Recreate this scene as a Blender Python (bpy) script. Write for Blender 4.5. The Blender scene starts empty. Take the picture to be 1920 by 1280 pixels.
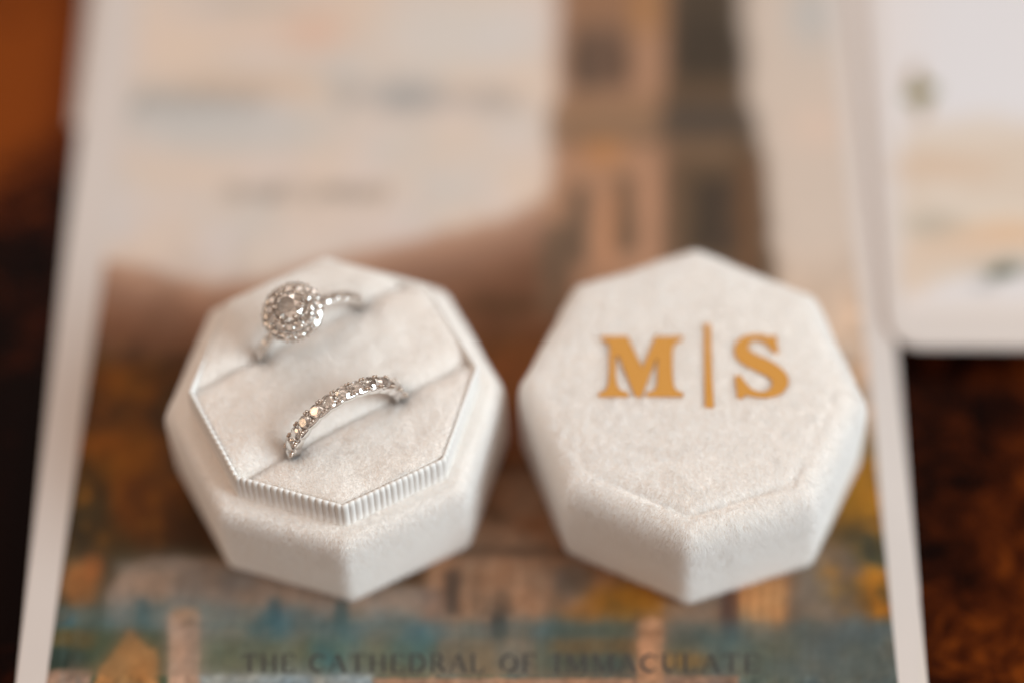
import bpy, bmesh, math, random
import numpy as np
from mathutils import Vector, Matrix
R = math.radians
random.seed(7); rng = np.random.default_rng(11)
sc = bpy.context.scene
col = sc.collection
sc.unit_settings.scale_length = 0.01          # one unit is one centimetre

# ---------------------------------------------------------------- camera
LENS, PITCH, DIST = 85.0, R(58.46), 36.58
CAM = Vector((0, -DIST*math.cos(PITCH), DIST*math.sin(PITCH)))
cd = bpy.data.cameras.new('camera'); cam = bpy.data.objects.new('camera', cd); col.objects.link(cam)
cam.location = CAM; cam.rotation_euler = (R(90)-PITCH, 0, 0)
cd.lens = LENS; cd.sensor_width = 36; cd.clip_start = 1; cd.clip_end = 2000
cd.dof.use_dof = True; cd.dof.focus_distance = 32.8; cd.dof.aperture_fstop = 0.085/3.2
sc.camera = cam
# ---------------------------------------------------------------- world, lamps, exposure
w = bpy.data.worlds.new('World'); sc.world = w; w.use_nodes = True
nt = w.node_tree; bg = nt.nodes['Background']
tc = nt.nodes.new('ShaderNodeTexCoord'); nz = nt.nodes.new('ShaderNodeTexNoise'); rp = nt.nodes.new('ShaderNodeValToRGB')
nz.inputs['Scale'].default_value = 3.2; nz.inputs['Detail'].default_value = 3
rp.color_ramp.elements[0].position = .43; rp.color_ramp.elements[0].color = (.20, .15, .12, 1)
rp.color_ramp.elements[1].position = .66; rp.color_ramp.elements[1].color = (1.40, 1.12, .93, 1)
nt.links.new(tc.outputs['Generated'], nz.inputs['Vector']); nt.links.new(nz.outputs['Fac'], rp.inputs['Fac'])
nt.links.new(rp.outputs['Color'], bg.inputs['Color']); bg.inputs['Strength'].default_value = .80
def area(name, loc, tgt, sx, sy, power, color):
    l = bpy.data.lights.new(name, 'AREA'); l.shape = 'RECTANGLE'; l.size = sx; l.size_y = sy; l.energy = power; l.color = color
    o = bpy.data.objects.new(name, l); col.objects.link(o); o.location = loc
    o.rotation_euler = (Vector(tgt)-Vector(loc)).to_track_quat('-Z', 'Y').to_euler(); return o
area('window_light', (66, -20, 50), (0, -1, 0), 46, 40, 68000, (.79, .935, 1.0))
area('overhead_fill', (-6, 48, 66), (0, -1, 0), 44, 34, 8000, (1.0, .93, .87))  # unseen fill, added to brighten upward faces and reflections in the stones
area('room_lamp', (-70, 8, 45), (0, -1, 0), 30, 30, 7000, (1.0, .70, .46))
sc.view_settings.view_transform = 'Standard'; sc.view_settings.look = 'None'
sc.view_settings.exposure = 0; sc.view_settings.gamma = 1
sc.cycles.use_denoising = True; sc.cycles.caustics_reflective = False; sc.cycles.caustics_refractive = False
sc.cycles.sample_clamp_indirect = 8; sc.cycles.diffuse_bounces = 10; sc.cycles.max_bounces = 16; sc.cycles.transmission_bounces = 14; sc.cycles.glossy_bounces = 8

# ---------------------------------------------------------------- helpers
F_PX = LENS/36*1920
def at(u, v, z=0.0):
    """point of the plane at height z seen at photo position u, v"""
    d = Vector(((u-960)/F_PX, 0, 0)) + Vector((0, math.cos(PITCH), -math.sin(PITCH))) - Vector((0, math.sin(PITCH), math.cos(PITCH)))*((v-640)/F_PX)
    return CAM + d*((z-CAM.z)/d.z)
def layout(x, y, z):
    """the inverse, for arrays: where a print's point lies in the layout it is drawn in"""
    dx = x-CAM.x; dy = y-CAM.y; dz = z-CAM.z
    dep = dy*math.cos(PITCH)-dz*math.sin(PITCH); up = dy*math.sin(PITCH)+dz*math.cos(PITCH)
    return 960+F_PX*dx/dep, 640-F_PX*up/dep
def tag(o, label=None, cat=None, group=None, kind=None):
    for k, v in (('label', label), ('category', cat), ('group', group), ('kind', kind)):
        if v: o[k] = v
    return o
def empty(name, loc=(0, 0, 0), rot=(0, 0, 0)):
    o = bpy.data.objects.new(name, None); col.objects.link(o); o.location = loc; o.rotation_euler = rot
    o.empty_display_size = .3; return o
def link(name, me, m=None, parent=None, smooth=False):
    if m is not None and not me.materials: me.materials.append(m)
    if smooth: me.polygons.foreach_set('use_smooth', [True]*len(me.polygons))
    o = bpy.data.objects.new(name, me); col.objects.link(o)
    if parent: o.parent = parent
    return o
def mesh(name, V, F):
    me = bpy.data.meshes.new(name); me.from_pydata([tuple(v) for v in V], [], [tuple(f) for f in F]); me.update(); return me
def bm_mesh(name, bm):
    me = bpy.data.meshes.new(name); bm.to_mesh(me); bm.free(); return me
def tri_mesh(name, V, F):                       # big triangle soups, fast
    me = bpy.data.meshes.new(name); n = len(F)
    me.vertices.add(len(V)); me.vertices.foreach_set('co', np.asarray(V, np.float32).ravel())
    me.loops.add(n*3); me.loops.foreach_set('vertex_index', np.asarray(F, np.int32).ravel())
    me.polygons.add(n); me.polygons.foreach_set('loop_start', np.arange(0, n*3, 3, dtype=np.int32))
    me.update(calc_edges=True); return me
def vnoise(x, y, s, seed=0, octv=3):
    out = 0; amp = 1; tot = 0
    for o in range(octv):
        r = np.random.default_rng(seed*31+o); T = r.random((64, 64))
        X = x/s*(2**o)+r.random()*50; Y = y/s*(2**o)+r.random()*50
        i = np.floor(X).astype(int); j = np.floor(Y).astype(int); fx = X-i; fy = Y-j
        fx = fx*fx*(3-2*fx); fy = fy*fy*(3-2*fy)
        a = T[i % 64, j % 64]; b = T[(i+1) % 64, j % 64]; c = T[i % 64, (j+1) % 64]; d = T[(i+1) % 64, (j+1) % 64]
        out = out+amp*((a*(1-fx)+b*fx)*(1-fy)+(c*(1-fx)+d*fx)*fy); tot += amp; amp *= .5
    return out/tot-.5
def ss(a, b, x): t = np.clip((x-a)/(b-a), 0, 1); return t*t*(3-2*t)
# ---------------------------------------------------------------- materials
def mat(name, color, rough=.6, metal=0, spec=.5, bump=None, coat=0, sheen=0, coltex=None):
    m = bpy.data.materials.new(name); m.use_nodes = True; nt = m.node_tree; b = nt.nodes['Principled BSDF']
    b.inputs['Base Color'].default_value = (*color, 1); b.inputs['Roughness'].default_value = rough
    b.inputs['Metallic'].default_value = metal; b.inputs['Specular IOR Level'].default_value = spec
    b.inputs['Coat Weight'].default_value = coat; b.inputs['Sheen Weight'].default_value = sheen
    tc = nt.nodes.new('ShaderNodeTexCoord')
    if coltex:                                  # (scale, second colour)
        n = nt.nodes.new('ShaderNodeTexNoise'); n.inputs['Scale'].default_value = coltex[0]; n.inputs['Detail'].default_value = 4
        mx = nt.nodes.new('ShaderNodeMix'); mx.data_type = 'RGBA'; mx.inputs[6].default_value = (*color, 1); mx.inputs[7].default_value = (*coltex[1], 1)
        nt.links.new(tc.outputs['Object'], n.inputs['Vector']); nt.links.new(n.outputs['Fac'], mx.inputs[0]); nt.links.new(mx.outputs[2], b.inputs['Base Color'])
    if bump:                                    # (scale, strength, distance)
        n = nt.nodes.new('ShaderNodeTexNoise'); n.inputs['Scale'].default_value = bump[0]; n.inputs['Detail'].default_value = 5
        bp = nt.nodes.new('ShaderNodeBump'); bp.inputs['Strength'].default_value = bump[1]; bp.inputs['Distance'].default_value = bump[2]
        nt.links.new(tc.outputs['Object'], n.inputs['Vector']); nt.links.new(n.outputs['Fac'], bp.inputs['Height']); nt.links.new(bp.outputs['Normal'], b.inputs['Normal'])
    return m
VEL = (.94, .87, .81)
M_velvet = mat('cream_velvet', VEL, .9, spec=.1, bump=(22, .5, .02), sheen=.3, coltex=(1.6, (.95, .90, .86)))
M_ribbon = mat('white_ribbed_ribbon', (.84, .815, .79), .55, spec=.35, bump=(40, .25, .006))
M_card = mat('white_cardstock', (.62, .55, .515), .62, spec=.3, bump=(30, .12, .004))
M_card2 = mat('warm_cardstock', (.64, .56, .51), .62, spec=.3, bump=(30, .12, .004))
M_shade = mat('blue_grey_shade', (.50, .50, .53), .8, spec=.2, bump=(20, .15, .006))  # shade colour for the strip beside the rounded card
M_vinyl = mat('mustard_gold_vinyl', (.60, .275, .046), .42, spec=.4, bump=(6, .1, .01))
M_ink = mat('dark_printing_ink', (.055, .05, .045), .6, spec=.3)
M_gold = mat('white_gold', (.95, .94, .93), .18, metal=1)
M_gold_shade = mat('white_gold_dark_reflection', (.58, .48, .41), .12, metal=1)  # prong white gold, browned to carry the dark room's reflection
m = bpy.data.materials.new('velvet_fibre'); m.use_nodes = True; nt = m.node_tree; nt.nodes.clear()
o_ = nt.nodes.new('ShaderNodeOutputMaterial'); d_ = nt.nodes.new('ShaderNodeBsdfDiffuse'); t_ = nt.nodes.new('ShaderNodeBsdfTranslucent'); x_ = nt.nodes.new('ShaderNodeMixShader')
d_.inputs[0].default_value = (.974, .970, .966, 1); t_.inputs[0].default_value = (.974, .966, .958, 1); x_.inputs[0].default_value = .5
nt.links.new(d_.outputs[0], x_.inputs[1]); nt.links.new(t_.outputs[0], x_.inputs[2]); nt.links.new(x_.outputs[0], o_.inputs[0]); M_fibre = m
m = bpy.data.materials.new('diamond'); m.use_nodes = True; nt = m.node_tree; nt.nodes.clear()
o_ = nt.nodes.new('ShaderNodeOutputMaterial'); g_ = nt.nodes.new('ShaderNodeBsdfGlass'); g_.inputs['IOR'].default_value = 2.3; g_.inputs['Roughness'].default_value = .0
g_.inputs['Color'].default_value = (1, .975, .95, 1); gl = nt.nodes.new('ShaderNodeBsdfGlossy'); gl.inputs['Roughness'].default_value = .06; gl.inputs['Color'].default_value = (1, .98, .96, 1); mx = nt.nodes.new('ShaderNodeMixShader'); mx.inputs[0].default_value = .45
nt.links.new(g_.outputs[0], mx.inputs[1]); nt.links.new(gl.outputs[0], mx.inputs[2]); nt.links.new(mx.outputs[0], o_.inputs[0]); M_gem = m
def print_mat(name, rough, bump):
    m = mat(name, (1, 1, 1), rough, spec=.18, bump=bump); nt = m.node_tree
    a = nt.nodes.new('ShaderNodeAttribute'); a.attribute_name = 'print'; nt.links.new(a.outputs['Color'], nt.nodes['Principled BSDF'].inputs['Base Color']); return m
M_print = print_mat('printed_watercolour_ink', .6, (25, .1, .004))
# burl wood: near-black ground with rust-orange figure
m = bpy.data.materials.new('dark_burl_wood'); m.use_nodes = True; nt = m.node_tree; b = nt.nodes['Principled BSDF']; L = nt.links.new; N = nt.nodes.new
b.inputs['Roughness'].default_value = .34; b.inputs['Specular IOR Level'].default_value = .04
tc = N('ShaderNodeTexCoord')
n1 = N('ShaderNodeTexNoise'); n1.inputs['Scale'].default_value = 1.25; n1.inputs['Detail'].default_value = 9; n1.inputs['Roughness'].default_value = .80; n1.inputs['Distortion'].default_value = .9
n2 = N('ShaderNodeTexNoise'); n2.inputs['Scale'].default_value = .34; n2.inputs['Detail'].default_value = 3
L(tc.outputs['Object'], n1.inputs['Vector']); L(tc.outputs['Object'], n2.inputs['Vector'])
r1 = N('ShaderNodeValToRGB'); e = r1.color_ramp.elements; e[0].position = .44; e[0].color = (.0050, .0009, .0004, 1); e[1].position = .76; e[1].color = (.20, .042, .004, 1)
e2 = r1.color_ramp.elements.new(.56); e2.color = (.045, .0075, .0012, 1)
def blob(p, rad, gain):                         # a soft round patch that lifts or lowers the wood tone
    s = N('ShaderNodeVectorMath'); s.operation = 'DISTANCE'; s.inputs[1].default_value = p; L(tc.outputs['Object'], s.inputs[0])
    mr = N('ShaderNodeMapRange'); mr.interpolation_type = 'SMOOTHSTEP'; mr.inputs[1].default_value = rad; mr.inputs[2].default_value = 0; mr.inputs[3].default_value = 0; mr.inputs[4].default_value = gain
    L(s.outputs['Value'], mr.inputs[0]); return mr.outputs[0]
def add(a, c):
    q = N('ShaderNodeMath'); q.operation = 'ADD'; L(a, q.inputs[0])
    if isinstance(c, float): q.inputs[1].default_value = c
    else: L(c, q.inputs[1])
    return q.outputs[0]
TZ = -.42
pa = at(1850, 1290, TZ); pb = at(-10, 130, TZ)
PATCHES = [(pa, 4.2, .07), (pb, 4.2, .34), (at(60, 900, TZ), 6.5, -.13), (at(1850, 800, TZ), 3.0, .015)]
val = n1.outputs['Fac']
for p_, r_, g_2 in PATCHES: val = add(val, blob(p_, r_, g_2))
n2m = N('ShaderNodeMath'); n2m.operation = 'MULTIPLY_ADD'; n2m.inputs[1].default_value = .5; n2m.inputs[2].default_value = -.27; L(n2.outputs['Fac'], n2m.inputs[0])
val = add(val, n2m.outputs[0])
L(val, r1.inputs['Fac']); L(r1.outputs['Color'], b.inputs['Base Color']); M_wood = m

# ---------------------------------------------------------------- the surface
bm = bmesh.new(); bmesh.ops.create_cube(bm, size=1); bmesh.ops.scale(bm, vec=(150, 120, 3), verts=bm.verts); bmesh.ops.translate(bm, vec=(0, 10, TZ-1.5), verts=bm.verts)
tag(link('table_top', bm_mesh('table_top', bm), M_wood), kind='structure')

# ---------------------------------------------------------------- paper goods
def slab(name, pts, z0, z1, m, parent, bev=.012):
    bm = bmesh.new(); f = bm.faces.new([bm.verts.new((p[0], p[1], z0)) for p in pts])
    if f.normal.z < 0: f.normal_flip()
    bm.normal_update()
    if bm.faces[:][0].normal.z > 0: bmesh.ops.reverse_faces(bm, faces=bm.faces[:])
    r = bmesh.ops.extrude_face_region(bm, geom=bm.faces[:]); vs = [v for v in r['geom'] if isinstance(v, bmesh.types.BMVert)]
    bmesh.ops.translate(bm, vec=(0, 0, z1-z0), verts=vs); bmesh.ops.recalc_face_normals(bm, faces=bm.faces[:])
    if bev: bmesh.ops.bevel(bm, geom=[e for e in bm.edges if abs(e.verts[0].co.z-e.verts[1].co.z) < 1e-6], offset=bev, segments=2, affect='EDGES')
    return link(name, bm_mesh(name, bm), m, parent)
def round_rect(x0, y0, x1, y1, r, rot=0, n=8):
    c = []
    for cx, cy, a0 in ((x1-r, y1-r, 0), (x0+r, y1-r, 90), (x0+r, y0+r, 180), (x1-r, y0+r, 270)):
        for k in range(n+1): a = R(a0+90*k/n); c.append((cx+r*math.cos(a), cy+r*math.sin(a)))
    px, py = x0, y0; s, t = math.sin(rot), math.cos(rot)
    return [(px+(x-px)*t-(y-py)*s, py+(x-px)*s+(y-py)*t) for x, y in c]
def lin(c):
    c = np.asarray(c, float)/255; return np.where(c <= .04045, c/12.92, ((c+.055)/1.055)**2.4)
LIT = 1.0/.88
def print_sheet(name, bl, br, tr, tl, z, step, paint, parent, bleed=.62):
    """a fine sheet carrying the printed colours in an attribute"""
    bl, br, tr, tl = [np.array(p[:2]) for p in (bl, br, tr, tl)]
    nx = int(np.linalg.norm(br-bl)/step); ny = int(np.linalg.norm(tl-bl)/step)
    a, b_ = np.meshgrid(np.linspace(0, 1, nx+1), np.linspace(0, 1, ny+1))
    P = (bl*(1-a)[..., None]+br*a[..., None])*(1-b_)[..., None]+(tl*(1-a)[..., None]+tr*a[..., None])*b_[..., None]
    P = P.reshape(-1, 2); V = np.concatenate([P, np.full((len(P), 1), z)], 1)
    i = (np.arange(ny)[:, None]*(nx+1)+np.arange(nx)[None]).ravel()
    F = np.concatenate([np.stack([i, i+1, i+nx+2], 1), np.stack([i, i+nx+2, i+nx+1], 1)])
    me = tri_mesh(name, V, F); u, v = layout(P[:, 0], P[:, 1], z)
    c = lin(np.clip(paint(u, v), 2, 250)).reshape(ny+1, nx+1, 3)
    q = c.copy()                                # wet-in-wet bleeding of the watercolour
    for ax in (0, 1):
        for _ in range(2): q = sum(np.roll(q, k, ax) for k in range(-3, 4))/7
    q[:8] = c[:8]; q[-8:] = c[-8:]; q[:, :8] = c[:, :8]; q[:, -8:] = c[:, -8:]
    c = (bleed*q+(1-bleed)*c).reshape(-1, 3); lum = c@np.array([.3, .6, .1]); c = c*(.80+.26*ss(.05, .42, lum))[:, None]
    c = np.clip(c*LIT, .002, .9); c = np.concatenate([c, np.ones((len(c), 1))], 1)
    at_ = me.color_attributes.new('print', 'FLOAT_COLOR', 'POINT'); at_.data.foreach_set('color', c.astype(np.float32).ravel())
    return link(name, me, M_print, parent)
class Canvas:
    def __init__(s, u, v):
        s.u0, s.v0 = u, v; am = 16-12*ss(1010, 1090, v); s.u = u+vnoise(u, v, 30, 5)*am+vnoise(u, v, 7, 7, 2)*7; s.v = v+vnoise(u, v, 30, 6)*am+vnoise(u, v, 7, 8, 2)*6; s.c = np.zeros((len(u), 3)); s.hard = False
    def put(s, m, c, a=1.0): m = (m*a)[:, None]; s.c = s.c*(1-m)+np.array(c, float)*m
    def uv(s): return (s.u0, s.v0) if s.hard else (s.u, s.v)
    def rect(s, x0, x1, y0, y1, c, a=1, f=8):
        u, v = s.uv(); s.put(ss(x0-f, x0+f, u)*(1-ss(x1-f, x1+f, u))*ss(y0-f, y0+f, v)*(1-ss(y1-f, y1+f, v)), c, a)
    def ell(s, x, y, rx, ry, c, a=1, f=.45):
        u, v = s.uv(); d = np.sqrt(((u-x)/rx)**2+((v-y)/ry)**2); s.put(1-ss(1-f, 1+f, d), c, a)
    def arch(s, x, w, y0, y1, c, a=1):
        s.rect(x-w/2, x+w/2, y0+w/2, y1, c, a, 2); s.ell(x, y0+w/2, w/2, w/2, c, a, .15)
def paint_invite(u, v):
    k = Canvas(u, v); U, V = k.u, k.v
    k.put(np.ones(len(u)), (194, 178, 167))
    for (sd, sc_, c, a) in ((1, 170, (178, 178, 177), 1.6), (2, 130, (200, 178, 160), 1.3), (3, 90, (196, 184, 182), 1.)):
        k.put(np.clip(vnoise(u, v*1.5, sc_, sd, 4)*2.2+.15, 0, 1), c, min(a*.6, 1))
    k.ell(330, 200, 150, 45, (166, 163, 160), .75, .6); k.ell(440, 240, 190, 50, (176, 174, 172), .7, .6)
    k.ell(470, 160, 140, 22, (184, 160, 140), .7, .6); k.ell(590, 60, 50, 34, (194, 158, 142), .7, .8); k.ell(600, 40, 190, 60, (196, 170, 150), .4, .7)
    k.ell(760, 180, 70, 34, (158, 155, 153), .8, .6); k.ell(640, 170, 26, 40, (165, 160, 156), .6, .6); k.ell(930, 190, 60, 28, (170, 160, 154), .6, .6)
    k.ell(860, 60, 160, 70, (186, 184, 182), .6, .6); k.ell(470, 5, 110, 14, (160, 156, 150), .6, .6)
    # handwriting and small capitals of the invitation, as thin pen strokes
    for (x0, x1, y, h, p) in ((250, 500, 185, 22, 21), (640, 690, 180, 24, 26), (720, 970, 182, 22, 23)):
        ph = (u-x0)/p*2*np.pi; line = y+h*.6*np.sin(ph)+h*.35*np.sin(ph*.43+1)+(u-x0)*.02
        k.put((u > x0)*(u < x1)*(1-ss(2.5, 5, np.abs(v-line)/(1+.5*np.abs(np.cos(ph))))), (90, 86, 84), .55)
    r = np.random.default_rng(4); x = 415
    while x < 735:
        wd = r.uniform(12, 20)
        if r.random() > .12:
            k.rect(x, x+4, 348, 376, (95, 88, 82), .6, 1.5); k.rect(x+wd-7, x+wd-4, 348, 376, (95, 88, 82), .45, 1.5); k.rect(x, x+wd-4, r.choice([348, 361, 373]), r.choice([352, 365, 377]), (95, 88, 82), .5, 1.5)
        x += wd
    # far hills below the torn edge of the clouds
    edge = np.interp(U, [150, 190, 300, 400, 480, 600, 720, 850, 940, 1010, 1060], [478, 478, 505, 528, 520, 482, 452, 424, 400, 372, 350])
    hill = ss(0, 16, V-edge); k.put(hill, (158, 122, 103))
    k.put(hill*ss(20, 150, V-edge), (122, 84, 62)); k.put(hill*ss(0, 26, V-edge)*(1-ss(26, 50, V-edge)), (176, 140, 116), .6)
    k.put(ss(640, 720, V)*(u < 1700), (74, 44, 16)); 
    k.put(ss(560, 700, V)*ss(780, 900, U)*(1-ss(1020, 1040, U))*(V < 1100), (128, 82, 44))
    # autumn trees at the left
    for (x, y, rx, ry, c, a) in ((260, 720, 110, 36, (124, 72, 12), .95), (230, 850, 95, 70, (132, 76, 10), .9), (180, 880, 50, 50, (120, 70, 12), .7), (290, 950, 95, 60, (112, 58, 8), .9), (240, 1000, 60, 30, (100, 52, 10), .7),
                              (160, 960, 50, 70, (60, 50, 30), .9), (350, 800, 60, 120, (56, 34, 12), .7), (200, 1030, 70, 36, (72, 52, 24), .8), (340, 990, 60, 50, (62, 38, 18), .7), (200, 790, 70, 20, (84, 50, 16), .7)):
        k.ell(x, y, rx, ry, c, a, .5)
    k.put((V > 640)*(V < 1060)*(U < 420)*np.clip(vnoise(u, v, 26, 9, 3)*2.6, 0, 1), (168, 104, 24), .7)
    k.put((V > 640)*(V < 1060)*(U < 420)*np.clip(vnoise(u, v, 30, 10, 3)*2.4, 0, 1), (28, 24, 18), .6)
    k.rect(60, 460, 1030, 1140, (66, 62, 48), .9, 26)
    k.ell(150, 1095, 36, 48, (150, 96, 52), .9, .6); k.ell(175, 1060, 18, 26, (160, 96, 50), .8, .35)
    # slate-roofed building
    m = ss(0, 10, V-np.interp(U, [190, 240, 290, 420, 620, 700, 900], [1110, 1050, 1035, 1040, 1060, 1090, 1100]))*ss(190, 205, U)*(1-ss(800, 815, U)); k.put(m, (140, 120, 106))
    k.rect(330, 470, 1060, 1110, (122, 108, 98), .8, 8); k.rect(215, 330, 1050, 1075, (128, 116, 106), .7, 8)
    for x in range(240, 800, 46): k.rect(x, x+12, 1084, 1128, (112, 98, 88), .55, 3)
    for x in (268, 515, 640): k.arch(x, 26, 1118, 1190, (46, 76, 84), .9)
    # cathedral front, middle
    k.rect(800, 1500, 880, 1300, (146, 108, 82), 1, 8); k.rect(830, 1080, 1026, 1042, (84, 62, 48), .9, 5); k.rect(800, 1100, 868, 884, (66, 34, 12), .8, 8); k.rect(850, 1080, 640, 866, (140, 86, 44), .9, 12)
    k.rect(870, 1070, 560, 585, (96, 68, 44), .8, 8); k.rect(880, 1060, 760, 850, (112, 56, 18), .8, 20); k.ell(930, 965, 16, 22, (92, 66, 48), .8, .4); k.ell(1000, 985, 22, 14, (112, 66, 34), .7, .4)
    k.arch(848, 27, 1064, 1150, (62, 54, 50)); k.arch(893, 12, 1070, 1150, (112, 86, 68), .8); k.arch(935, 32, 1130, 1250, (40, 42, 42)); k.arch(935, 54, 1104, 1150, (96, 74, 58), .5)
    for x in (812, 874, 915, 968, 1010): k.rect(x, x+8, 1050, 1200, (182, 140, 110), .6, 2)
    k.rect(790, 830, 1100, 1220, (128, 104, 92), .7, 6)
    k.rect(1040, 1110, 1060, 1120, (96, 88, 84), .8, 14); k.ell(1180, 1130, 80, 40, (150, 96, 26), .95, .5); k.ell(1100, 1160, 60, 22, (150, 92, 34), .8, .5)
    k.rect(1245, 1360, 1090, 1200, (128, 104, 86), .9, 8); k.rect(1352, 1392, 1100, 1200, (74, 46, 40), .95, 5); k.rect(1384, 1480, 1080, 1240, (176, 122, 76), .95, 5)
    for x in (1392, 1414, 1436, 1458): k.rect(x, x+7, 1080, 1235, (204, 148, 96), .7, 2); k.rect(x+11, x+15, 1080, 1235, (120, 78, 48), .7, 2)
    k.rect(1480, 1700, 960, 1300, (112, 92, 76), 1, 10); k.rect(1500, 1560, 1040, 1200, (126, 108, 92), .8, 8)
    # right of the lid
    k.put(ss(420, 1000, U)*ss(440, 780, V)*ss(1440, 1470, U)*(1-ss(820, 860, V)), (184, 154, 130), .75)
    k.rect(1540, 1700, 800, 1010, (122, 86, 32), 1, 30); k.ell(1612, 930, 44, 60, (150, 100, 24), .8, .7); k.ell(1640, 1030, 44, 36, (58, 58, 44), .95, .4); k.ell(1590, 1000, 40, 22, (74, 62, 40), .8, .5)
    k.ell(1650, 1120, 40, 40, (136, 84, 20), .95, .4); k.ell(1640, 1085, 30, 22, (150, 92, 20), .7, .4)
    q = (u > 1530)*(V > 840)*(V < 1150); k.put(q*np.clip(vnoise(u, v, 24, 35, 3)*3, 0, 1), (66, 58, 40), .75); k.put(q*np.clip(vnoise(u, v, 20, 36, 3)*3, 0, 1), (176, 116, 30), .55)
    q = (V > 1060)*(V < 1170)*(u > 1030)*(u < 1260); k.put(q*np.clip(vnoise(u, v, 18, 37, 3)*3, 0, 1), (84, 66, 44), .7)
    # the bell tower
    wl = np.interp(V, [0, 195, 205, 270, 280, 700], [1042, 1036, 1022, 1024, 1030, 990]); wr = np.interp(V, [0, 195, 215, 268, 285, 700], [1388, 1400, 1412, 1420, 1428, 1470])
    tw = ss(0, 8, U-wl)*(1-ss(0, 8, U-wr))*(1-ss(560, 640, V)); k.put(tw, (164, 124, 98))
    def T(m, c, a=1): k.put(m*tw, c, a)
    def Rr(x0, x1, y0, y1, f=4): return ss(x0-f, x0+f, U)*(1-ss(x1-f, x1+f, U))*ss(y0-f, y0+f, V)*(1-ss(y1-f, y1+f, V))
    T(Rr(1250, 1500, -900, 150), (76, 64, 52)); T(Rr(1256, 1500, 30, 150), (66, 56, 46)); T(Rr(1246, 1500, 150, 640), (96, 76, 58)); T(Rr(1240, 1440, 195, 258), (84, 72, 62))
    T(Rr(1040, 1240, -900, 40), (146, 108, 82)); T(Rr(1190, 1236, -400, 60), (164, 118, 78)); T(Rr(1066, 1180, 44, 165, 14), (116, 90, 74)); T(Rr(1074, 1100, 70, 165), (66, 56, 48)); T(Rr(1148, 1178, 70, 150), (80, 64, 54)); T(Rr(1078, 1108, 130, 172), (76, 66, 58))
    T(Rr(1030, 1240, 180, 222), (146, 112, 86)); T(Rr(1020, 1240, 222, 262), (142, 112, 88)); T(Rr(1020, 1240, 256, 268), (118, 92, 72)); T(np.exp(-(((U-1130)/34)**2+((V-286)/24)**2)), (180, 122, 72), .8); T(Rr(1260, 1380, 264, 300, 8), (122, 96, 74), .8)
    for x, y0, c in ((1085, 352, (104, 84, 68)), (1174, 332, (106, 84, 66)), (1322, 330, (58, 50, 42)), (1362, 336, (72, 58, 48))): T(Rr(x-17, x+17, y0, y0+140, 5), c)
    T(Rr(1204, 1224, 310, 500), (178, 132, 104), .8); T(Rr(1128, 1150, 350, 500), (182, 128, 92), .8); T(Rr(1390, 1420, 300, 560), (112, 78, 54), .9); T(Rr(1240, 1262, 260, 560), (120, 92, 72), .8)
    T(Rr(1010, 1070, 420, 600, 12), (112, 90, 72), .8); k.ell(1050, 480, 36, 60, (100, 80, 64), .6, .5)
    for y in range(-400, 600, 13): T(np.exp(-((V-y)/1.6)**2), (110, 84, 64), .25)
    # sky right of the tower
    sk = ss(0, 8, U-wr)*(1-ss(600, 760, V)); k.put(sk, (184, 168, 156)); k.put(sk*np.exp(-(((U-1520)/40)**2+((V-30)/60)**2)), (166, 164, 162)); k.put(sk*np.exp(-(((U-1530)/50)**2+((V-240)/40)**2)), (198, 172, 156), .6); k.put(sk*ss(420, 640, V), (184, 154, 130), .8)
    # fence, hedge, bushes, gate posts, kerb
    fen = ss(-20, 26, V+vnoise(u, v, 40, 33)*30-np.interp(U, [0, 230, 260, 380, 800, 1700], [1125, 1135, 1130, 1130, 1160, 1170])); k.put(fen, (80, 100, 102), .58)
    k.put(fen*ss(1180, 1215, V), (92, 96, 70), .65); k.put(fen*np.clip(vnoise(u, v, 60, 14)*3, 0, 1), (48, 104, 120), .62); k.put(fen*np.clip(vnoise(u, v, 40, 15)*3, 0, 1), (128, 124, 114), .5)
    k.put(fen*ss(900, 1060, U), (80, 84, 80), .5); k.put(fen*ss(1480, 1520, U), (84, 86, 84), .6); k.put(fen*(1-ss(300, 330, U))*ss(1170, 1190, V), (62, 72, 50), .8)
    k.put((V > 1196)*(V < 1262)*((u > 820)*(u < 1000)), (140, 108, 90), .45)
    k.ell(140, 1200, 40, 24, (104, 84, 48), .9, .4); k.ell(120, 1232, 46, 22, (44, 58, 52), .9, .4); k.rect(60, 170, 1254, 1300, (142, 116, 100), 1, 4)
    k.rect(1030, 1200, 1196, 1225, (118, 84, 46), .7, 6); k.rect(1030, 1200, 1170, 1192, (66, 80, 70), .7, 6); k.rect(1030, 1190, 1226, 1268, (66, 72, 64), .6, 10); k.ell(1285, 1238, 50, 15, (156, 104, 44), .7, .6)
    k.hard = True
    rb = np.random.default_rng(8); x = 95
    while x < 1690:
        k.put(fen*(np.abs(u-x) < rb.uniform(1.2, 2.6)), (120, 140, 136) if rb.random() < .45 else (46, 66, 68), rb.uniform(.1, .34)); x += rb.uniform(9, 26)
    k.put(fen*(np.abs(v-1172) < 3), (52, 90, 96), .6); k.put(fen*(np.abs(v-1140) < 2.4), (58, 96, 102), .5)
    k.hard = False
    k.rect(370, 700, 1262, 1400, (140, 145, 145), .9, 6); k.rect(700, 1200, 1270, 1400, (156, 118, 94), .95, 2); k.rect(1240, 1385, 1266, 1400, (134, 104, 86), .95, 2)
    m = ss(0, 8, V-np.interp(U, [170, 190, 222, 238, 252, 264, 292, 300, 330], [1290, 1246, 1205, 1178, 1176, 1196, 1212, 1240, 1300])); m = m*ss(168, 178, U)*(1-ss(290, 306, U)); k.put(m, (152, 110, 68)); k.put(m*np.clip(vnoise(u, v, 22, 19)*3, 0, 1), (150, 102, 56), .7)
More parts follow.
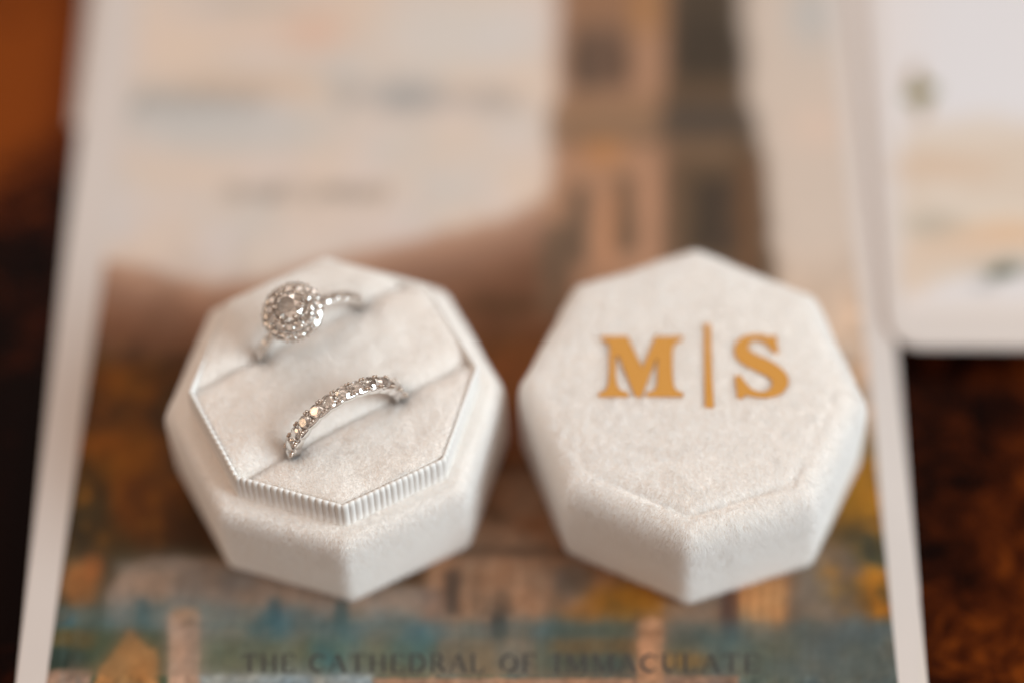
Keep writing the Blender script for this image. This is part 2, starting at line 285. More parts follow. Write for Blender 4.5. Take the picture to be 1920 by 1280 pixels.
    k.rect(316, 374, 1150, 1300, (172, 140, 120), 1, 3); k.rect(345, 372, 1165, 1300, (140, 116, 100), .7, 4); k.rect(322, 372, 1138, 1158, (160, 124, 96), 1, 4); k.rect(338, 368, 1162, 1172, (104, 84, 68), .9, 4)
    k.rect(1196, 1244, 1176, 1300, (164, 120, 90), 1, 3); k.ell(1220, 1168, 24, 12, (176, 130, 100), 1, .2); k.rect(1196, 1244, 1180, 1190, (110, 76, 52), .8, 3); k.ell(1208, 1214, 12, 16, (196, 142, 108), .8, .5)
    k.c *= (1+vnoise(u, v, 9, 22, 3)*.34*ss(500, 640, v)+vnoise(u, v, 26, 23, 3)*.22*ss(360, 600, v)+vnoise(u, v, 7, 24, 2)*.08)[:, None]; g = vnoise(u, v, 34, 25, 3)*.16*ss(500, 700, v); k.c *= np.stack([1+g, 1+0*g, 1-g], 1)
    return k.c
def paint_corner(u, v):
    k = Canvas(u, v); U, V = k.u, k.v
    k.put(np.ones(len(u)), (197, 193, 195)); k.put(ss(500, 640, V), (196, 182, 172)); k.put(1-ss(1650, 1800, U), (200, 190, 186), .5)
    m = ss(190, 260, V-.12*np.abs(U-1850))*(1-ss(520, 560, V+(U-1700)*.18)); k.put(m*ss(1668, 1710, U), (190, 174, 160)); k.put(m*np.clip(vnoise(u, v, 70, 41)*2.5, 0, 1), (198, 186, 176), .7)
    k.ell(1765, 315, 110, 22, (188, 164, 144), .8, .6); k.ell(1840, 420, 170, 40, (196, 184, 172), .8, .6); k.ell(1755, 425, 60, 28, (166, 154, 140), .8, .6)
    k.ell(1880, 440, 90, 28, (194, 164, 138), .9, .6); k.ell(1790, 465, 90, 22, (192, 168, 148), .8, .6); k.ell(1700, 520, 50, 40, (194, 172, 154), .5, .6)
    k.ell(1900, 500, 70, 16, (160, 154, 146), .8, .6); k.ell(1880, 512, 26, 12, (96, 98, 80), .9, .5); k.ell(1850, 535, 24, 14, (172, 168, 168), .8, .5)
    for (x, y, rx, ry, c) in ((1725, 178, 20, 18, (84, 88, 34)), (1716, 150, 10, 26, (140, 106, 60)), (1738, 170, 16, 10, (110, 104, 44)), (1706, 180, 14, 9, (120, 124, 90)), (1730, 205, 12, 20, (168, 146, 128))): k.ell(x, y, rx, ry, c, .95, .45)
    return k.c

inv = empty('invitation_card', at(900, 700, -.12)); INV_Z = 0.0
tag(inv, 'painted invitation card with white border and bell tower, under both velvet boxes', 'invitation card')
def local(o, root): o.parent = root; o.matrix_parent_inverse = Matrix.Translation(root.location).inverted(); return o
c4 = [at(26, 1300), at(1743, 1300), at(1586, -330), at(212, -330)]
# top edge: keep the card a true rectangle seven inches deep
c4[2] = Vector((c4[1].x+.03, c4[1].y+17.9, 0)); c4[3] = Vector((c4[0].x-.02, c4[0].y+17.9, 0))
mid = c4[1]+(c4[2]-c4[1])*((at(1715, 1110).y-c4[1].y)/17.9)
local(slab('board', [c4[0], at(1722, 1300), mid, c4[2], c4[3]], -.05, -.008, M_card, None, .015), inv)
local(slab('backing_board', [c4[0]+Vector((.02, 0, 0)), c4[1], c4[2]+Vector((-.004, 0, 0)), c4[3]+Vector((.02, 0, 0))], -.12, -.054, M_card2, None, .015), inv)
pbl, pbr = at(84, 1300, 0), at(1686, 1300, 0)
ptl = at(262, 0, 0); ptr = at(1560, 0, 0)
d1 = (ptl-pbl)/(ptl.y-pbl.y); d2 = (ptr-pbr)/(ptr.y-pbr.y); Ltop = c4[2].y-.6-pbl.y
local(print_sheet('printed_picture', pbl, pbr, pbr+d2*Ltop, pbl+d1*Ltop, -.004, .036, paint_invite, None), inv)

# caption capitals: thick and thin strokes with serifs, flat ink on the print
GL = {'T': ([(.5, 0, .5, 1, 1), (0, 1, 1, 1, 0), (0, 1, 0, .78, 0), (1, 1, 1, .78, 0)], .8), 'H': ([(.15, 0, .15, 1, 1), (.85, 0, .85, 1, 1), (.15, .5, .85, .5, 0)], .9),
      'E': ([(.18, 0, .18, 1, 1), (.1, 1, .95, 1, 0), (.1, 0, .95, 0, 0), (.18, .52, .7, .52, 0), (.95, 0, .95, .24, 0), (.95, 1, .95, .8, 0)], .72), 'C': ([(.95, .8, .6, 1, 0), (.6, 1, .2, .82, 1), (.2, .82, .08, .5, 1), (.08, .5, .2, .18, 1), (.2, .18, .6, 0, 1), (.6, 0, .95, .2, 0), (.95, .98, .95, .72, 0)], .82),
      'A': ([(.05, 0, .5, 1, 0), (.5, 1, .92, 0, 1), (.25, .36, .75, .36, 0), (.0, 0, .2, 0, 0), (.8, 0, 1, 0, 0)], .9), 'D': ([(.18, 0, .18, 1, 1), (.1, 1, .6, 1, 0), (.6, 1, .95, .7, 1), (.95, .7, .95, .3, 1), (.95, .3, .6, 0, 1), (.6, 0, .1, 0, 0)], .9),
      'R': ([(.18, 0, .18, 1, 1), (.1, 1, .6, 1, 0), (.6, 1, .8, .75, 1), (.8, .75, .6, .5, 1), (.6, .5, .18, .5, 0), (.5, .5, .95, 0, 1)], .85), 'L': ([(.18, 0, .18, 1, 1), (.1, 0, .9, 0, 0), (.9, 0, .9, .26, 0), (0, 1, .35, 1, 0)], .72),
      'O': ([(.5, 1, .15, .8, 1), (.15, .8, .06, .5, 1), (.06, .5, .15, .2, 1), (.15, .2, .5, 0, 0), (.5, 0, .85, .2, 1), (.85, .2, .94, .5, 1), (.94, .5, .85, .8, 1), (.85, .8, .5, 1, 0)], .9), 'F': ([(.18, 0, .18, 1, 1), (.1, 1, .95, 1, 0), (.18, .52, .7, .52, 0), (.95, 1, .95, .78, 0), (0, 0, .38, 0, 0)], .68),
      'I': ([(.5, 0, .5, 1, 1), (.1, 1, .9, 1, 0), (.1, 0, .9, 0, 0)], .45), 'M': ([(.12, 0, .12, 1, 0), (.12, 1, .5, .05, 1), (.5, .05, .88, 1, 0), (.88, 1, .88, 0, 1), (0, 0, .25, 0, 0), (.74, 0, 1, 0, 0)], 1.1), 'U': ([(.16, 1, .16, .3, 1), (.16, .3, .5, 0, 1), (.5, 0, .84, .3, 0), (.84, .3, .84, 1, 0), (0, 1, .32, 1, 0), (.7, 1, 1, 1, 0)], .88)}
for word, u0, u1 in (('THE', 455, 552), ('CATHEDRAL', 580, 908), ('OF', 938, 1004), ('IMMACULATE', 1036, 1422)):
    ws = [GL[c][1] for c in word]; gap = .22; tot = sum(ws)+gap*(len(ws)-1); sx = (u1-u0)/tot; x = u0
    for ch, wd in zip(word, ws):
        V, F = [], []
        for k_, (a, b0, c, d, th) in enumerate(GL[ch][0]):
            p = at(x+a*wd*sx, 1259-b0*33, .0); q = at(x+c*wd*sx, 1259-d*33, .0); n = (q-p); n = Vector((-n.y, n.x, 0)).normalized()*((.023 if th else .009))
            e = (q-p).normalized()*.006; i = len(V); zz = .0006+.0002*k_
            for t in (p-e+n, p-e-n, q+e-n, q+e+n): V.append((t.x, t.y, zz))
            F.append((i, i+1, i+2, i+3))
        local(link('printed_letter', mesh('printed_letter', V, F), M_ink), inv); x += (wd+gap)*sx

# paper tucked below the invitation, and a sheet added for a shadow strip
sh = empty('backing_sheet', at(560, 60, -.15)); tag(sh, 'plain cream sheet tucked under the upper half of the painted invitation', 'paper sheet')
q0 = at(134, 236, -.13)
local(slab('paper', [q0, (q0.x+12.3, q0.y+.1), (q0.x+12.3, q0.y+12), (q0.x, q0.y+12)], -.16, -.12, M_card2, None, .008), sh)
shade = empty('shadow_strip', at(1600, 300, -.2)); tag(shade, 'blue-grey sheet added in place of the shadow beside the rounded white card', 'shadow_strip')  # sheet standing in for the rounded card's shadow on the invitation margin
q1 = at(1652, 470, -.2)
local(slab('paper', [(q1.x-8, q1.y), (q1.x, q1.y), (q1.x+.2, q1.y+12), (q1.x-8, q1.y+12)], -.24, -.18, M_shade, None, .01), shade)
cc = empty('rounded_card', at(1800, 400, .1)); tag(cc, 'thick white card with rounded corner and faint watercolour scene, beside the invitation', 'card')
CZ = .09; a0 = at(1666, 648, CZ); a1 = at(1666+300, 653, CZ)
rot = math.atan2(a1.y-a0.y, a1.x-a0.x)
local(slab('board', round_rect(a0.x+.0, a0.y, a0.x+10, a0.y+14, .5, rot+.012), CZ-.12, CZ-.004, M_card, None, .03), cc)
c = round_rect(a0.x+.28, a0.y+.55, a0.x+9.6, a0.y+13.5, .01, rot+.012, 1)
local(print_sheet('printed_scene', c[4], c[6], c[0], c[2], CZ+.001, .06, paint_corner, None, .0), cc)

# ---------------------------------------------------------------- velvet ring box
def oct_ring(Rc, rc, nc=6, ne=10, ph=0.0):
    pts = []; K = []
    for k in range(8):
        a = R(-90+45*k)+ph; vx = (Rc-rc/math.sin(R(67.5)))
        cx, cy = vx*math.cos(a), vx*math.sin(a)
        K.append([(cx+rc*math.cos(a+R(t)), cy+rc*math.sin(a+R(t))) for t in np.linspace(-22.5, 22.5, nc)])
    for k in range(8):
        pts += K[k]; p, q = K[k][-1], K[(k+1) % 8][0]
        for j in range(1, ne): t = j/ne; pts.append((p[0]*(1-t)+q[0]*t, p[1]*(1-t)+q[1]*t))
    return np.array(pts)
def loft(prof, Rc, ph, skew=0, h=1, cap=True, closed=False, soft=0.0, seed=0):
    V = []; n = None
    for d, z, rc in prof:
        P = oct_ring(Rc-d/math.cos(R(22.5)), rc, ph=ph); n = len(P)
        V.append(np.stack([P[:, 0]+skew*z/h, P[:, 1], np.full(n, z)], 1))
    m = len(V); V = np.concatenate(V); F = []
    if soft:
        dn = vnoise(V[:, 0]*1.3+V[:, 2], V[:, 1]*1.3-V[:, 2], .9, seed, 3); rr = np.hypot(V[:, 0], V[:, 1])+1e-6; hz = ss(.3, .9, V[:, 2])
        V[:, 0] += V[:, 0]/rr*dn*soft*hz; V[:, 1] += V[:, 1]/rr*dn*soft*hz; V[:, 2] += dn*soft*.5*ss(1.2, 1.7, V[:, 2])
    for i in range(m-1 if not closed else m):
        for j in range(n):
            a, b = i*n+j, i*n+(j+1) % n; c_, d_ = ((i+1) % m)*n+(j+1) % n, ((i+1) % m)*n+j; F.append((a, b, c_, d_))
    if cap: V = np.concatenate([V, V[(m-1)*n:m*n].mean(0)[None]]); F += [((m-1)*n+j, (m-1)*n+(j+1) % n, m*n) for j in range(n)]
    return V, F
def tris(F): return np.array([t for f in F for t in (((f[0], f[1], f[2]), (f[0], f[2], f[3])) if len(f) == 4 else (f,))])
def pile(name, V, F, n, length, width, comb, parent, keep=None, lenf=None, up=1.0, wild=.3, weight=None):
    """short velvet fibres, one sliver of mesh each, rooted over a surface"""
    T = tris(F); A, B, C = V[T[:, 0]], V[T[:, 1]], V[T[:, 2]]; nr = np.cross(B-A, C-A); ar = np.linalg.norm(nr, axis=1)+1e-12; nn = nr/ar[:, None]
    wt = ar*(weight((A+B+C)/3, nn) if weight else 1); idx = rng.choice(len(T), n, p=wt/wt.sum())
    r1, r2 = rng.random(n), rng.random(n); s = np.sqrt(r1); P = A[idx]*(1-s)[:, None]+B[idx]*(s*(1-r2))[:, None]+C[idx]*(s*r2)[:, None]; Nn = nn[idx]
    if keep is not None: k = keep(P); P, Nn = P[k], Nn[k]
    n = len(P); cx, cy = P[:, 0]+P[:, 2]*.7, P[:, 1]-P[:, 2]*.7
    fl = np.stack([vnoise(cx, cy, .10, 51, 2), vnoise(cx, cy*.5, .10, 52, 2), vnoise(cx, cy, .10, 53, 2)], 1)*np.array([.7, 1.2, .9])+np.stack([vnoise(cx, cy, .9, 54, 2), vnoise(cx, cy, .9, 55, 2), 0*cx], 1)*.8
    D = Nn*up*.8+comb(P, Nn)+fl+rng.normal(0, wild, (n, 3)); dn = (D*Nn).sum(1); D += Nn*np.maximum(.25-dn, 0)[:, None]; D /= np.linalg.norm(D, axis=1)[:, None]
    L_ = length*rng.uniform(.55, 1.25, n)
    if lenf is not None: L_ = L_*lenf(P)
    W = np.cross(D, rng.normal(0, 1, (n, 3))); W /= np.linalg.norm(W, axis=1)[:, None]; W *= (width*rng.uniform(.6, 1.3, n))[:, None]
    VV = np.stack([P-W*.5, P+W*.5, P+D*L_[:, None]], 1).reshape(-1, 3)
    me = tri_mesh(name, VV, np.arange(n*3).reshape(-1, 3))
    return tag(link(name, me, M_fibre, parent), kind='stuff')
def comb_out(P, Nn): 
    rr = np.hypot(P[:, 0], P[:, 1])[:, None]+.3; return np.stack([P[:, 0]*.25, P[:, 1]*.25-.55, -.55*(1-Nn[:, 2])], 1)
# --- lid
LC = Vector((2.637, -1.938, 0)); LP = -.056; LR = 2.43
lid = empty('monogrammed_lid', LC); tag(lid, 'octagonal cream velvet lid with golden M and S monogram, lying on the invitation', 'box lid')
prof = [(.05, .02, .12), (.01, .07, .14), (0, .5, .14), (0, 1.0, .14), (0, 1.45, .15), (.02, 1.64, .16), (.055, 1.75, .16), (.11, 1.84, .15), (.18, 1.895, .14), (.26, 1.925, .12), (.33, 1.935, .10), (.37, 1.94, .10), (.405, 1.942, .10), (.44, 1.945, .1), (.49, 1.95, .1), (.57, 1.955, .12), (.72, 1.96, .12), (.95, 1.965, .12), (1.3, 1.972, .12), (1.7, 1.975, .12), (2.05, 1.975, .05)]
LV, LF = loft(prof, LR, LP, skew=-.10, h=1.9, soft=.045, seed=3)
d_of = np.repeat([p[0] for p in prof], (len(LV)-1)//len(prof)); ang_ = np.degrees(np.arctan2(LV[:-1, 1], LV[:-1, 0]-LV[:-1, 2]*-.05))
fr = (1-ss(28, 62, np.abs(ang_+90-math.degrees(LP)*0)))*(.75+.5*vnoise(LV[:-1, 0], LV[:-1, 1], .8, 88)); fr = np.maximum(fr, .05)
LV[:-1, 2] -= fr*.085*np.exp(-((d_of-.40)/.06)**2)+fr*.02*np.exp(-((d_of-.30)/.1)**2)*0
link('lid_shell', mesh('lid_shell', LV, LF), M_velvet, lid, smooth=True)
LZ = 2.005
def px_poly(pts): return [at(1100+x/4.8, 590+y/4.8, LZ)-LC for x, y in pts]
def crom(pts, corner, n=4):
    out = []; N_ = len(pts)
    for i in range(N_):
        p0, p1, p2, p3 = [np.array(pts[(i+j-1) % N_], float) for j in range(4)]
        if i in corner: p0 = p1
        if (i+1) % N_ in corner: p3 = p2
        for k in range(n):
            t = k/n; out.append(tuple(.5*((2*p1)+(-p0+p2)*t+(2*p0-5*p1+4*p2-p3)*t*t+(-p0+3*p1-3*p2+p3)*t**3)))
    return out
S_ = [(1702, 182), (1724, 345), (1688, 347), (1640, 290), (1588, 247), (1530, 230), (1478, 246), (1454, 285), (1470, 322), (1520, 355), (1600, 390), (1680, 430), (1752, 482), (1800, 540), (1816, 590), (1800, 650), (1752, 705), (1684, 735), (1600, 746), (1515, 738), (1432, 720), (1398, 752), (1358, 753), (1334, 550), (1385, 547), (1430, 610), (1482, 664), (1540, 692), (1602, 692), (1652, 666), (1672, 622), (1656, 580), (1608, 545), (1530, 510), (1440, 466), (1368, 416), (1334, 362), (1327, 310), (1344, 258), (1388, 214), (1450, 188), (1530, 179), (1600, 189), (1650, 202)]
M_ = [(130, 198), (368, 196), (500, 478), (617, 200), (866, 198), (862, 226), (808, 256), (778, 300), (771, 400), (774, 560), (788, 650), (820, 686), (868, 702), (866, 738), (538, 737), (538, 698), (592, 690), (624, 655), (636, 560), (634, 378), (494, 738), (440, 738), (286, 366), (262, 378), (262, 560), (278, 640), (310, 680), (376, 702), (374, 738), (108, 739), (108, 704), (160, 686), (190, 640), (202, 560), (206, 400), (206, 300), (188, 258), (132, 226)]
B_ = [(1057, 88), (1113, 86), (1119, 300), (1128, 560), (1146, 834), (1067, 835), (1061, 560), (1059, 300)]
polys = [px_poly(crom(M_, set(range(len(M_)))-{6, 7, 8, 9, 10, 11, 16, 17, 18, 25, 26, 31, 32, 33, 34, 35, 36})), px_poly(crom(S_, {0, 1, 2, 20, 21, 22, 23, 24})), px_poly(B_)]
for nm, P, lb in (('letter', polys[0], 'golden letter M'), ('letter', polys[1], 'golden letter S'), ('divider_bar', polys[2], None)):
    bm = bmesh.new(); f = bm.faces.new([bm.verts.new((p.x, p.y, LZ)) for p in P]); bm.normal_update()
    if f.normal.z < 0: bmesh.ops.reverse_faces(bm, faces=[f])
    bmesh.ops.triangulate(bm, faces=bm.faces[:])
    r = bmesh.ops.extrude_face_region(bm, geom=bm.faces[:]); vs = [v for v in r['geom'] if isinstance(v, bmesh.types.BMVert)]
    bmesh.ops.translate(bm, vec=(0, 0, .016), verts=vs); bmesh.ops.recalc_face_normals(bm, faces=bm.faces[:])
    o = link(nm, bm_mesh('monogram_'+nm, bm), M_vinyl, lid)
    if lb: o['label'] = lb
def inside(P):
    x, y = P[:, 0], P[:, 1]; res = np.zeros(len(P), bool)
    near = np.nonzero((x > -1.6) & (x < 1.7) & (y > -.6) & (y < 1.3) & (P[:, 2] > 1.8))[0]; X, Y = x[near], y[near]
    for poly in polys:
        r = np.zeros(len(near), bool)
        for i in range(len(poly)):
            a, b = poly[i], poly[i-1]
            r ^= ((a.y > Y) != (b.y > Y)) & (X < (b.x-a.x)*(Y-a.y)/((b.y-a.y) or 1e-9)+a.x)
        res[near] |= r
    return res
wt = lambda C, n: np.where(n[:, 1] > .5, .35, 1.0)*np.where(n[:, 2] < -.1, 0, 1)
pile('velvet_pile', LV, LF, 380000, .075, .0085, comb_out, lid, keep=lambda P: ~inside(P) & (P[:, 2] > .03), weight=wt)
# --- base
BC = Vector((-2.482, -1.957, 0)); BP = .097; BR = 2.39
box = empty('ring_box', BC); tag(box, 'octagonal cream velvet ring box with ribbed rim holding two diamond rings, lid off', 'ring box')
prof = [(.05, .02, .12), (.01, .07, .14), (0, .5, .14), (0, 1.0, .14), (0, 1.42, .15), (.025, 1.56, .15), (.07, 1.65, .15), (.14, 1.69, .13), (.24, 1.68, .11), (.40, 1.65, .1)]
BV, BF = loft(prof, BR, BP, skew=-.02, h=1.7, cap=False, soft=.035, seed=5)
link('box_shell', mesh('box_shell', BV, BF), M_velvet, box, smooth=True)
# ribbed rim: a corrugated ribbon folded over the wall of the insert
IR = 2.035; rim = [(0, 1.60), (0, 1.9), (0, 2.09), (.005, 2.145), (.018, 2.178), (.035, 2.192), (.055, 2.178), (.065, 2.145), (.07, 2.0), (.07, 1.85)]
base = oct_ring(1.0, .035, nc=5, ne=40, ph=0.0); base = np.vstack([base, base[:1]]); seg = np.hypot(*np.diff(base, axis=0).T); cum = np.r_[0, np.cumsum(seg)]
NR = 136; NS = NR*8; sp = np.linspace(0, cum[-1], NS, endpoint=False)
V = []
for d, z in rim:
    rc = max(.10-d*.6, .03); rr = oct_ring(IR-d/math.cos(R(22.5)), rc, nc=5, ne=40, ph=BP); rr = np.vstack([rr, rr[:1]])
    px = np.interp(sp, cum, rr[:, 0]); py = np.interp(sp, cum, rr[:, 1]); tx = np.roll(px, -1)-np.roll(px, 1); ty = np.roll(py, -1)-np.roll(py, 1); ln = np.hypot(tx, ty)
    wv = np.sin(np.pi*((np.arange(NS)/8.0+vnoise(px, py, .5, 78)*.9) % 1))**.6; amp = .023*(1+vnoise(px, py, .25, 79)*.7)
    sgn = 1 if d < .02 else (0 if d < .06 else -1); up_ = .016 if d > .01 and d < .06 else 0
    jit = vnoise(px, py, .5, 77)*.012
    V.append(np.stack([px+ty/ln*(wv*amp*sgn-amp*.5*sgn+jit), py-tx/ln*(wv*amp*sgn-amp*.5*sgn+jit), z+wv*up_+jit*.6], 1))
V = np.concatenate(V); F = [(i*NS+j, i*NS+(j+1) % NS, (i+1)*NS+(j+1) % NS, (i+1)*NS+j) for i in range(len(rim)-1) for j in range(NS)]
link('ribbed_rim', mesh('ribbed_rim', V, F), M_ribbon, box, smooth=True)
# cushion: three velvet rolls with a slit between each pair
AL = R(31.5); ud = np.array([math.cos(AL), math.sin(AL)]); vd = np.array([-math.sin(AL), math.cos(AL)])
BAND = Vector((-2.284, -2.65, 2.08)); fm = at(577, 624, 2.10); HALO = Vector((fm.x+.06, fm.y+.01, 2.0))
bl_ = np.array([BAND.x-BC.x, BAND.y-BC.y]); hl_ = np.array([HALO.x-BC.x, HALO.y-BC.y]); v1 = float(bl_@vd); v2 = float(hl_@vd); ub, uh = float(bl_@ud), float(hl_@ud)
CR = oct_ring(IR-.078/math.cos(R(22.5)), .05, nc=3, ne=6, ph=BP); CU, CW = CR@ud, CR@vd
def span(v):
    xs = []
    for i in range(len(CR)):
        a, b = CW[i-1], CW[i]
        if (a-v)*(b-v) <= 0 and a != b: xs.append(CU[i-1]+(CU[i]-CU[i-1])*(v-a)/(b-a))
    return (min(xs), max(xs)) if xs else (0, 0)
ap = (IR-.078/math.cos(R(22.5)))*math.cos(R(22.5))
def cz(u, v, ds):
    X = np.outer(u, ud)+np.outer(v, vd); an = [R(-90+45*k+22.5)+BP for k in range(8)]
    de = np.min([ap-(X[:, 0]*math.cos(a)+X[:, 1]*math.sin(a)) for a in an], axis=0)
    foot = np.minimum(np.minimum(np.abs(u-ub-.84), np.abs(u-ub+.84))+np.abs(v-v1)*.5, np.minimum(np.abs(u-uh-.84), np.abs(u-uh+.84))+np.abs(v-v2)*.5)
    g = np.exp(-(foot/.22)**2)
    z = 2.228+.045*ss(0, 1.6, v)-.015*ss(.9, 1.9, -u)-.035*np.exp(-de/.08)*(1-.6*ss(.3, 1.4, v))-.02*np.exp(-de/.4)-(.135+.03*g)*np.exp(-(ds/(.15+.07*g))**1.3)-.05*np.exp(-(ds/.03))
    z += vnoise(X[:, 0], X[:, 1], .7, 61)*.10+vnoise(X[:, 0], X[:, 1], .3, 62)*.02
    z -= .05*np.exp(-(((u-ub+1.15)/.28)**2+((v-v1-.18)/.16)**2))
    return z
CVs, CFs = [], []
for va, vb in ((CW.min()+.02, v1-.008), (v1+.008, v2-.008), (v2+.008, CW.max()-.02)):
    nv = max(int((vb-va)/.03), 8); t = np.linspace(0, 1, nv+1); t = .5-.5*np.cos(np.pi*t)*(1-.25*np.sin(np.pi*t)**2); vs = va+(vb-va)*t; nu = 90; V = []
    for v in vs:
        a, b = span(v); uu = np.linspace(a, b, nu+1); ds = np.full(nu+1, min(abs(v-v1), abs(v-v2))-.008); z = cz(uu, np.full(nu+1, v), ds)
        P = np.outer(uu, ud)+v*vd; V.append(np.stack([P[:, 0], P[:, 1], z], 1))
    V = np.concatenate(V); n = nu+1; F = [(i*n+j, i*n+j+1, (i+1)*n+j+1, (i+1)*n+j) for i in range(nv) for j in range(nu)]
    # skirt so each roll has depth
    k0 = len(V); rimi = [j for j in range(n)]+[i*n+nu for i in range(1, nv+1)]+[nv*n+j for j in range(nu-1, -1, -1)]+[i*n for i in range(nv-1, 0, -1)]
    V2 = V[rimi].copy(); V2[:, 2] = 1.55; Vf = np.concatenate([V, V2]); m_ = len(rimi)
    Ff = F+[(rimi[(i+1) % m_], rimi[i], k0+i, k0+(i+1) % m_) for i in range(m_)]
    link('cushion_roll', mesh('cushion_roll', Vf, Ff), M_velvet, box, smooth=True)
    CFs += [tuple(x+sum(len(q) for q in CVs) for x in f) for f in F]; CVs.append(V)
CV = np.concatenate(CVs)
pile('velvet_pile', BV, BF, 190000, .055, .0085, comb_out, box, keep=lambda P: P[:, 2] > .03, weight=wt)
pile('cushion_pile', CV, CFs, 130000, .058, .0075, lambda P, n: np.tile(np.array([.15, -.45, 0]), (len(P), 1)), box, keep=lambda P: P[:, 2] > 1.95)

# ---------------------------------------------------------------- rings
def gem_mesh(name):
    bm = bmesh.new(); P = []
    P += [(.56*math.cos(R(45*k)), .56*math.sin(R(45*k)), .33) for k in range(8)]
    P += [(.81*math.cos(R(45*k+22.5)), .81*math.sin(R(45*k+22.5)), .185) for k in range(8)]
    P += [(math.cos(R(22.5*k)), math.sin(R(22.5*k)), z) for k in range(16) for z in (.025, -.025)]
    P += [(.50*math.cos(R(45*k+22.5)), .50*math.sin(R(45*k+22.5)), -.47) for k in range(8)]; P += [(0, 0, -.88)]
    for p in P: bm.verts.new(p)
    bmesh.ops.convex_hull(bm, input=bm.verts[:]); bmesh.ops.recalc_face_normals(bm, faces=bm.faces[:]); me = bm_mesh(name, bm); me.materials.append(M_gem); return me
GEM = gem_mesh('brilliant_diamond')
bm = bmesh.new(); bmesh.ops.create_icosphere(bm, subdivisions=2, radius=1); BEAD = bm_mesh('prong_bead', bm); BEAD.materials.append(M_gold_shade); BEAD.polygons.foreach_set('use_smooth', [True]*len(BEAD.polygons))
def place(name, me, parent, loc, zaxis, size, spin=0, sz=None):
    z = Vector(zaxis).normalized()
    if me is GEM: z = (z+Vector([random.uniform(-.13, .13) for _ in range(3)])).normalized()
    x = Vector((0, 1, 0)).cross(z)
    if x.length < .1: x = Vector((1, 0, 0))
    x.normalize(); y = z.cross(x); Mx = Matrix((x, y, z)).transposed().to_4x4()@Matrix.Rotation(spin, 4, 'Z')@Matrix.Diagonal((size, size, sz or size, 1))
    o = bpy.data.objects.new(name, me); col.objects.link(o); o.parent = parent; Mx.translation = loc; o.matrix_basis = Mx; return o
def hoop(name, ri, parent, sect, m, n=160):
    """ring body in its own xz plane; sect(t) gives the cross-section outline (radial, sideways)"""
    V = []; k = None
    for i in range(n):
        a = 2*math.pi*i/n; S = sect(a); k = len(S)
        for r_, s_ in S: V.append(((ri+r_)*math.cos(a), s_, (ri+r_)*math.sin(a)))
    F = [(i*k+j, i*k+(j+1) % k, ((i+1) % n)*k+(j+1) % k, ((i+1) % n)*k+j) for i in range(n) for j in range(k)]
    me = mesh(name, V, F); bm = bmesh.new(); bm.from_mesh(me); bmesh.ops.recalc_face_normals(bm, faces=bm.faces[:]); bm.to_mesh(me); bm.free()
    return link(name, me, m, parent, smooth=True)
def rsect(t, hw, bev=.25):
    P = []
    for cx, cy, a0 in ((t-.03, hw-.03, 0), (.03, hw-.03, 90), (.03, -hw+.03, 180), (t-.03, -hw+.03, 270)):
        for q in (0, 30, 60, 90): P.append((cx+.03*math.cos(R(a0+q)), cy+.03*math.sin(R(a0+q))))
    return P
# wedding band
RI = .757; ring = empty('diamond_band_ring', BAND, (0, 0, AL)); tag(ring, 'thin white gold band with one row of diamonds, in the front cushion slit', 'ring')
STEP = 14.3; N_ST = 17
def bsect(a):
    d = math.degrees(a); t = (d-90+STEP/2+720) % STEP/STEP-.5; on = abs((d-90+540) % 360-180) < STEP*N_ST/2
    hw = .100-(.016*(2*abs(t))**3 if on else .01); return rsect(.115 if on else .12, hw)
hoop('band', RI, ring, bsect, M_gold, 320)
for i in range(N_ST):
    a = R(90+(i-(N_ST-1)/2)*STEP); n = Vector((math.cos(a), 0, math.sin(a)))
    place('diamond', GEM, ring, n*(RI+.155), n, .107, random.uniform(0, 1), .10)
for i in range(N_ST+1):
    a = R(90+(i-N_ST/2)*STEP); n = Vector((math.cos(a), 0, math.sin(a))); t = Vector((-math.sin(a), 0, math.cos(a)))
    for s in (-1, 1):
        for q in (-1, 1): place('prong', BEAD, ring, n*(RI+.160)+Vector((0, s*.086, 0))+t*q*.022, n, .0245, 0, .036)
# scalloped cups holding each stone
cup = bmesh.new(); bmesh.ops.create_cone(cup, cap_ends=False, segments=20, radius1=.055, radius2=.103, depth=.12); CUP = bm_mesh('stone_cup', cup); CUP.materials.append(M_gold); CUP.polygons.foreach_set('use_smooth', [True]*len(CUP.polygons))
for i in range(N_ST):
    a = R(90+(i-(N_ST-1)/2)*STEP); n = Vector((math.cos(a), 0, math.sin(a))); place('setting', CUP, ring, n*(RI+.092), n, 1)
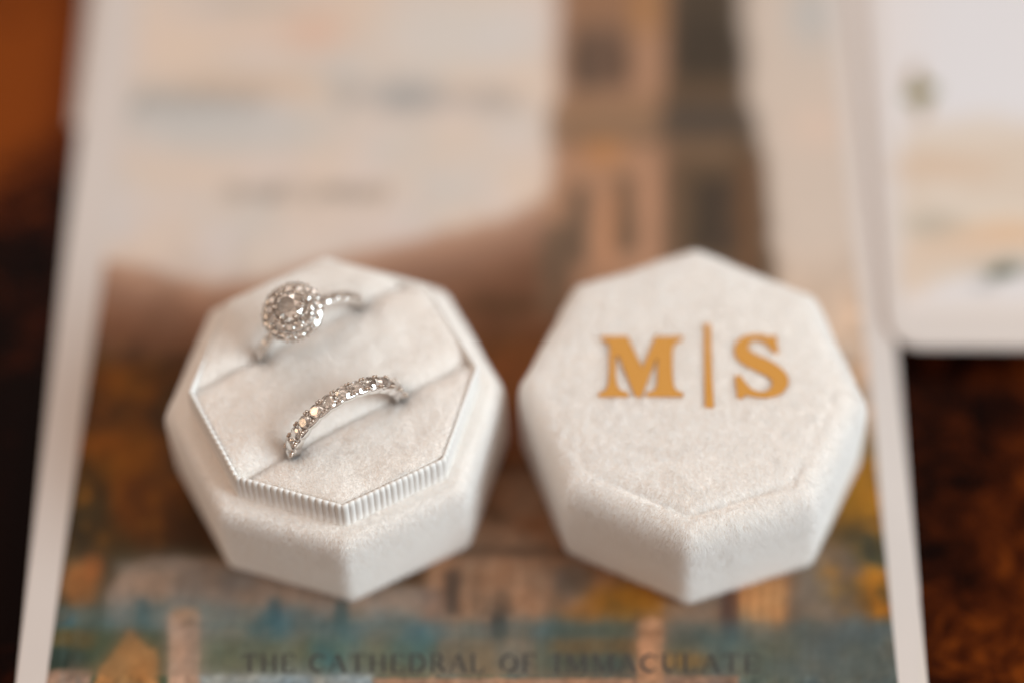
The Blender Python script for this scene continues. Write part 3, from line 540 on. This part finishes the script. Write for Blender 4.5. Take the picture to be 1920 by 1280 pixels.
# halo engagement ring
hr = empty('halo_engagement_ring', HALO, (R(4), 0, AL)); tag(hr, 'engagement ring with round diamond in a double halo, in the rear cushion slit', 'ring')
hoop('shank', RI, hr, lambda a: rsect(.11, .062), M_gold, 200)
PSI = R(90+16)
STEP = 12.2
for i in list(range(-7, -1))+list(range(2, 9)):
    a = PSI+R(i*STEP*.9); n = Vector((math.cos(a), 0, math.sin(a))); t = Vector((-math.sin(a), 0, math.cos(a)))
    place('diamond', GEM, hr, n*(RI+.125), n, .074, random.uniform(0, 1), .07)
    for s in (-1, 1): place('prong', BEAD, hr, n*(RI+.13)+Vector((0, s*.055, 0))+t*.07, n, .018, 0, .026)
n = Vector((math.cos(PSI), 0, math.sin(PSI))); e1 = Vector((-math.sin(PSI), 0, math.cos(PSI))); e2 = Vector((0, 1, 0)); H0 = n*(RI+.10)
def tier(nst, rad, hgt, tilt, size, bead):
    for k in range(nst):
        a = 2*math.pi*k/nst; o_ = e1*math.cos(a)+e2*math.sin(a); ax = n*math.cos(tilt)+o_*math.sin(tilt)
        place('diamond', GEM, hr, H0+n*hgt+o_*rad, ax, size, random.uniform(0, 1))
        a += math.pi/nst; o_ = e1*math.cos(a)+e2*math.sin(a); ax = n*math.cos(tilt)+o_*math.sin(tilt)
        for dr in (.55, -.5): place('prong', BEAD, hr, H0+n*(hgt+.012-dr*size*math.sin(tilt))+o_*(rad+dr*size), ax, bead, 0, bead*1.3)
place('centre_diamond', GEM, hr, H0+n*.37, n, .225)
tier(12, .285, .285, R(22), .070, .019)
tier(18, .400, .150, R(48), .064, .018)
for k in range(6):
    a = 2*math.pi*(k+.5)/6; o_ = e1*math.cos(a)+e2*math.sin(a); place('prong', BEAD, hr, H0+n*.385+o_*.205, n, .030, 0, .05)
def dish(name, prof_, m):
    V, F = [], []; K = 40
    for r_, z in prof_:
        for j in range(K): a = 2*math.pi*j/K; sc_ = 1+(.02*math.cos(a*18) if r_ > .3 else 0); V.append(tuple(H0+n*z+(e1*math.cos(a)+e2*math.sin(a))*r_*sc_))
    for i in range(len(prof_)-1): F += [(i*K+j, i*K+(j+1) % K, (i+1)*K+(j+1) % K, (i+1)*K+j) for j in range(K)]
    return link(name, mesh(name, V, F), m, hr, smooth=True)
dish('halo_gallery', [(.10, -.02), (.26, .04), (.40, .09), (.44, .13), (.43, .165), (.37, .15), (.33, .19), (.335, .25), (.30, .262), (.235, .245), (.20, .28), (.12, .18), (.02, .10)], M_gold)
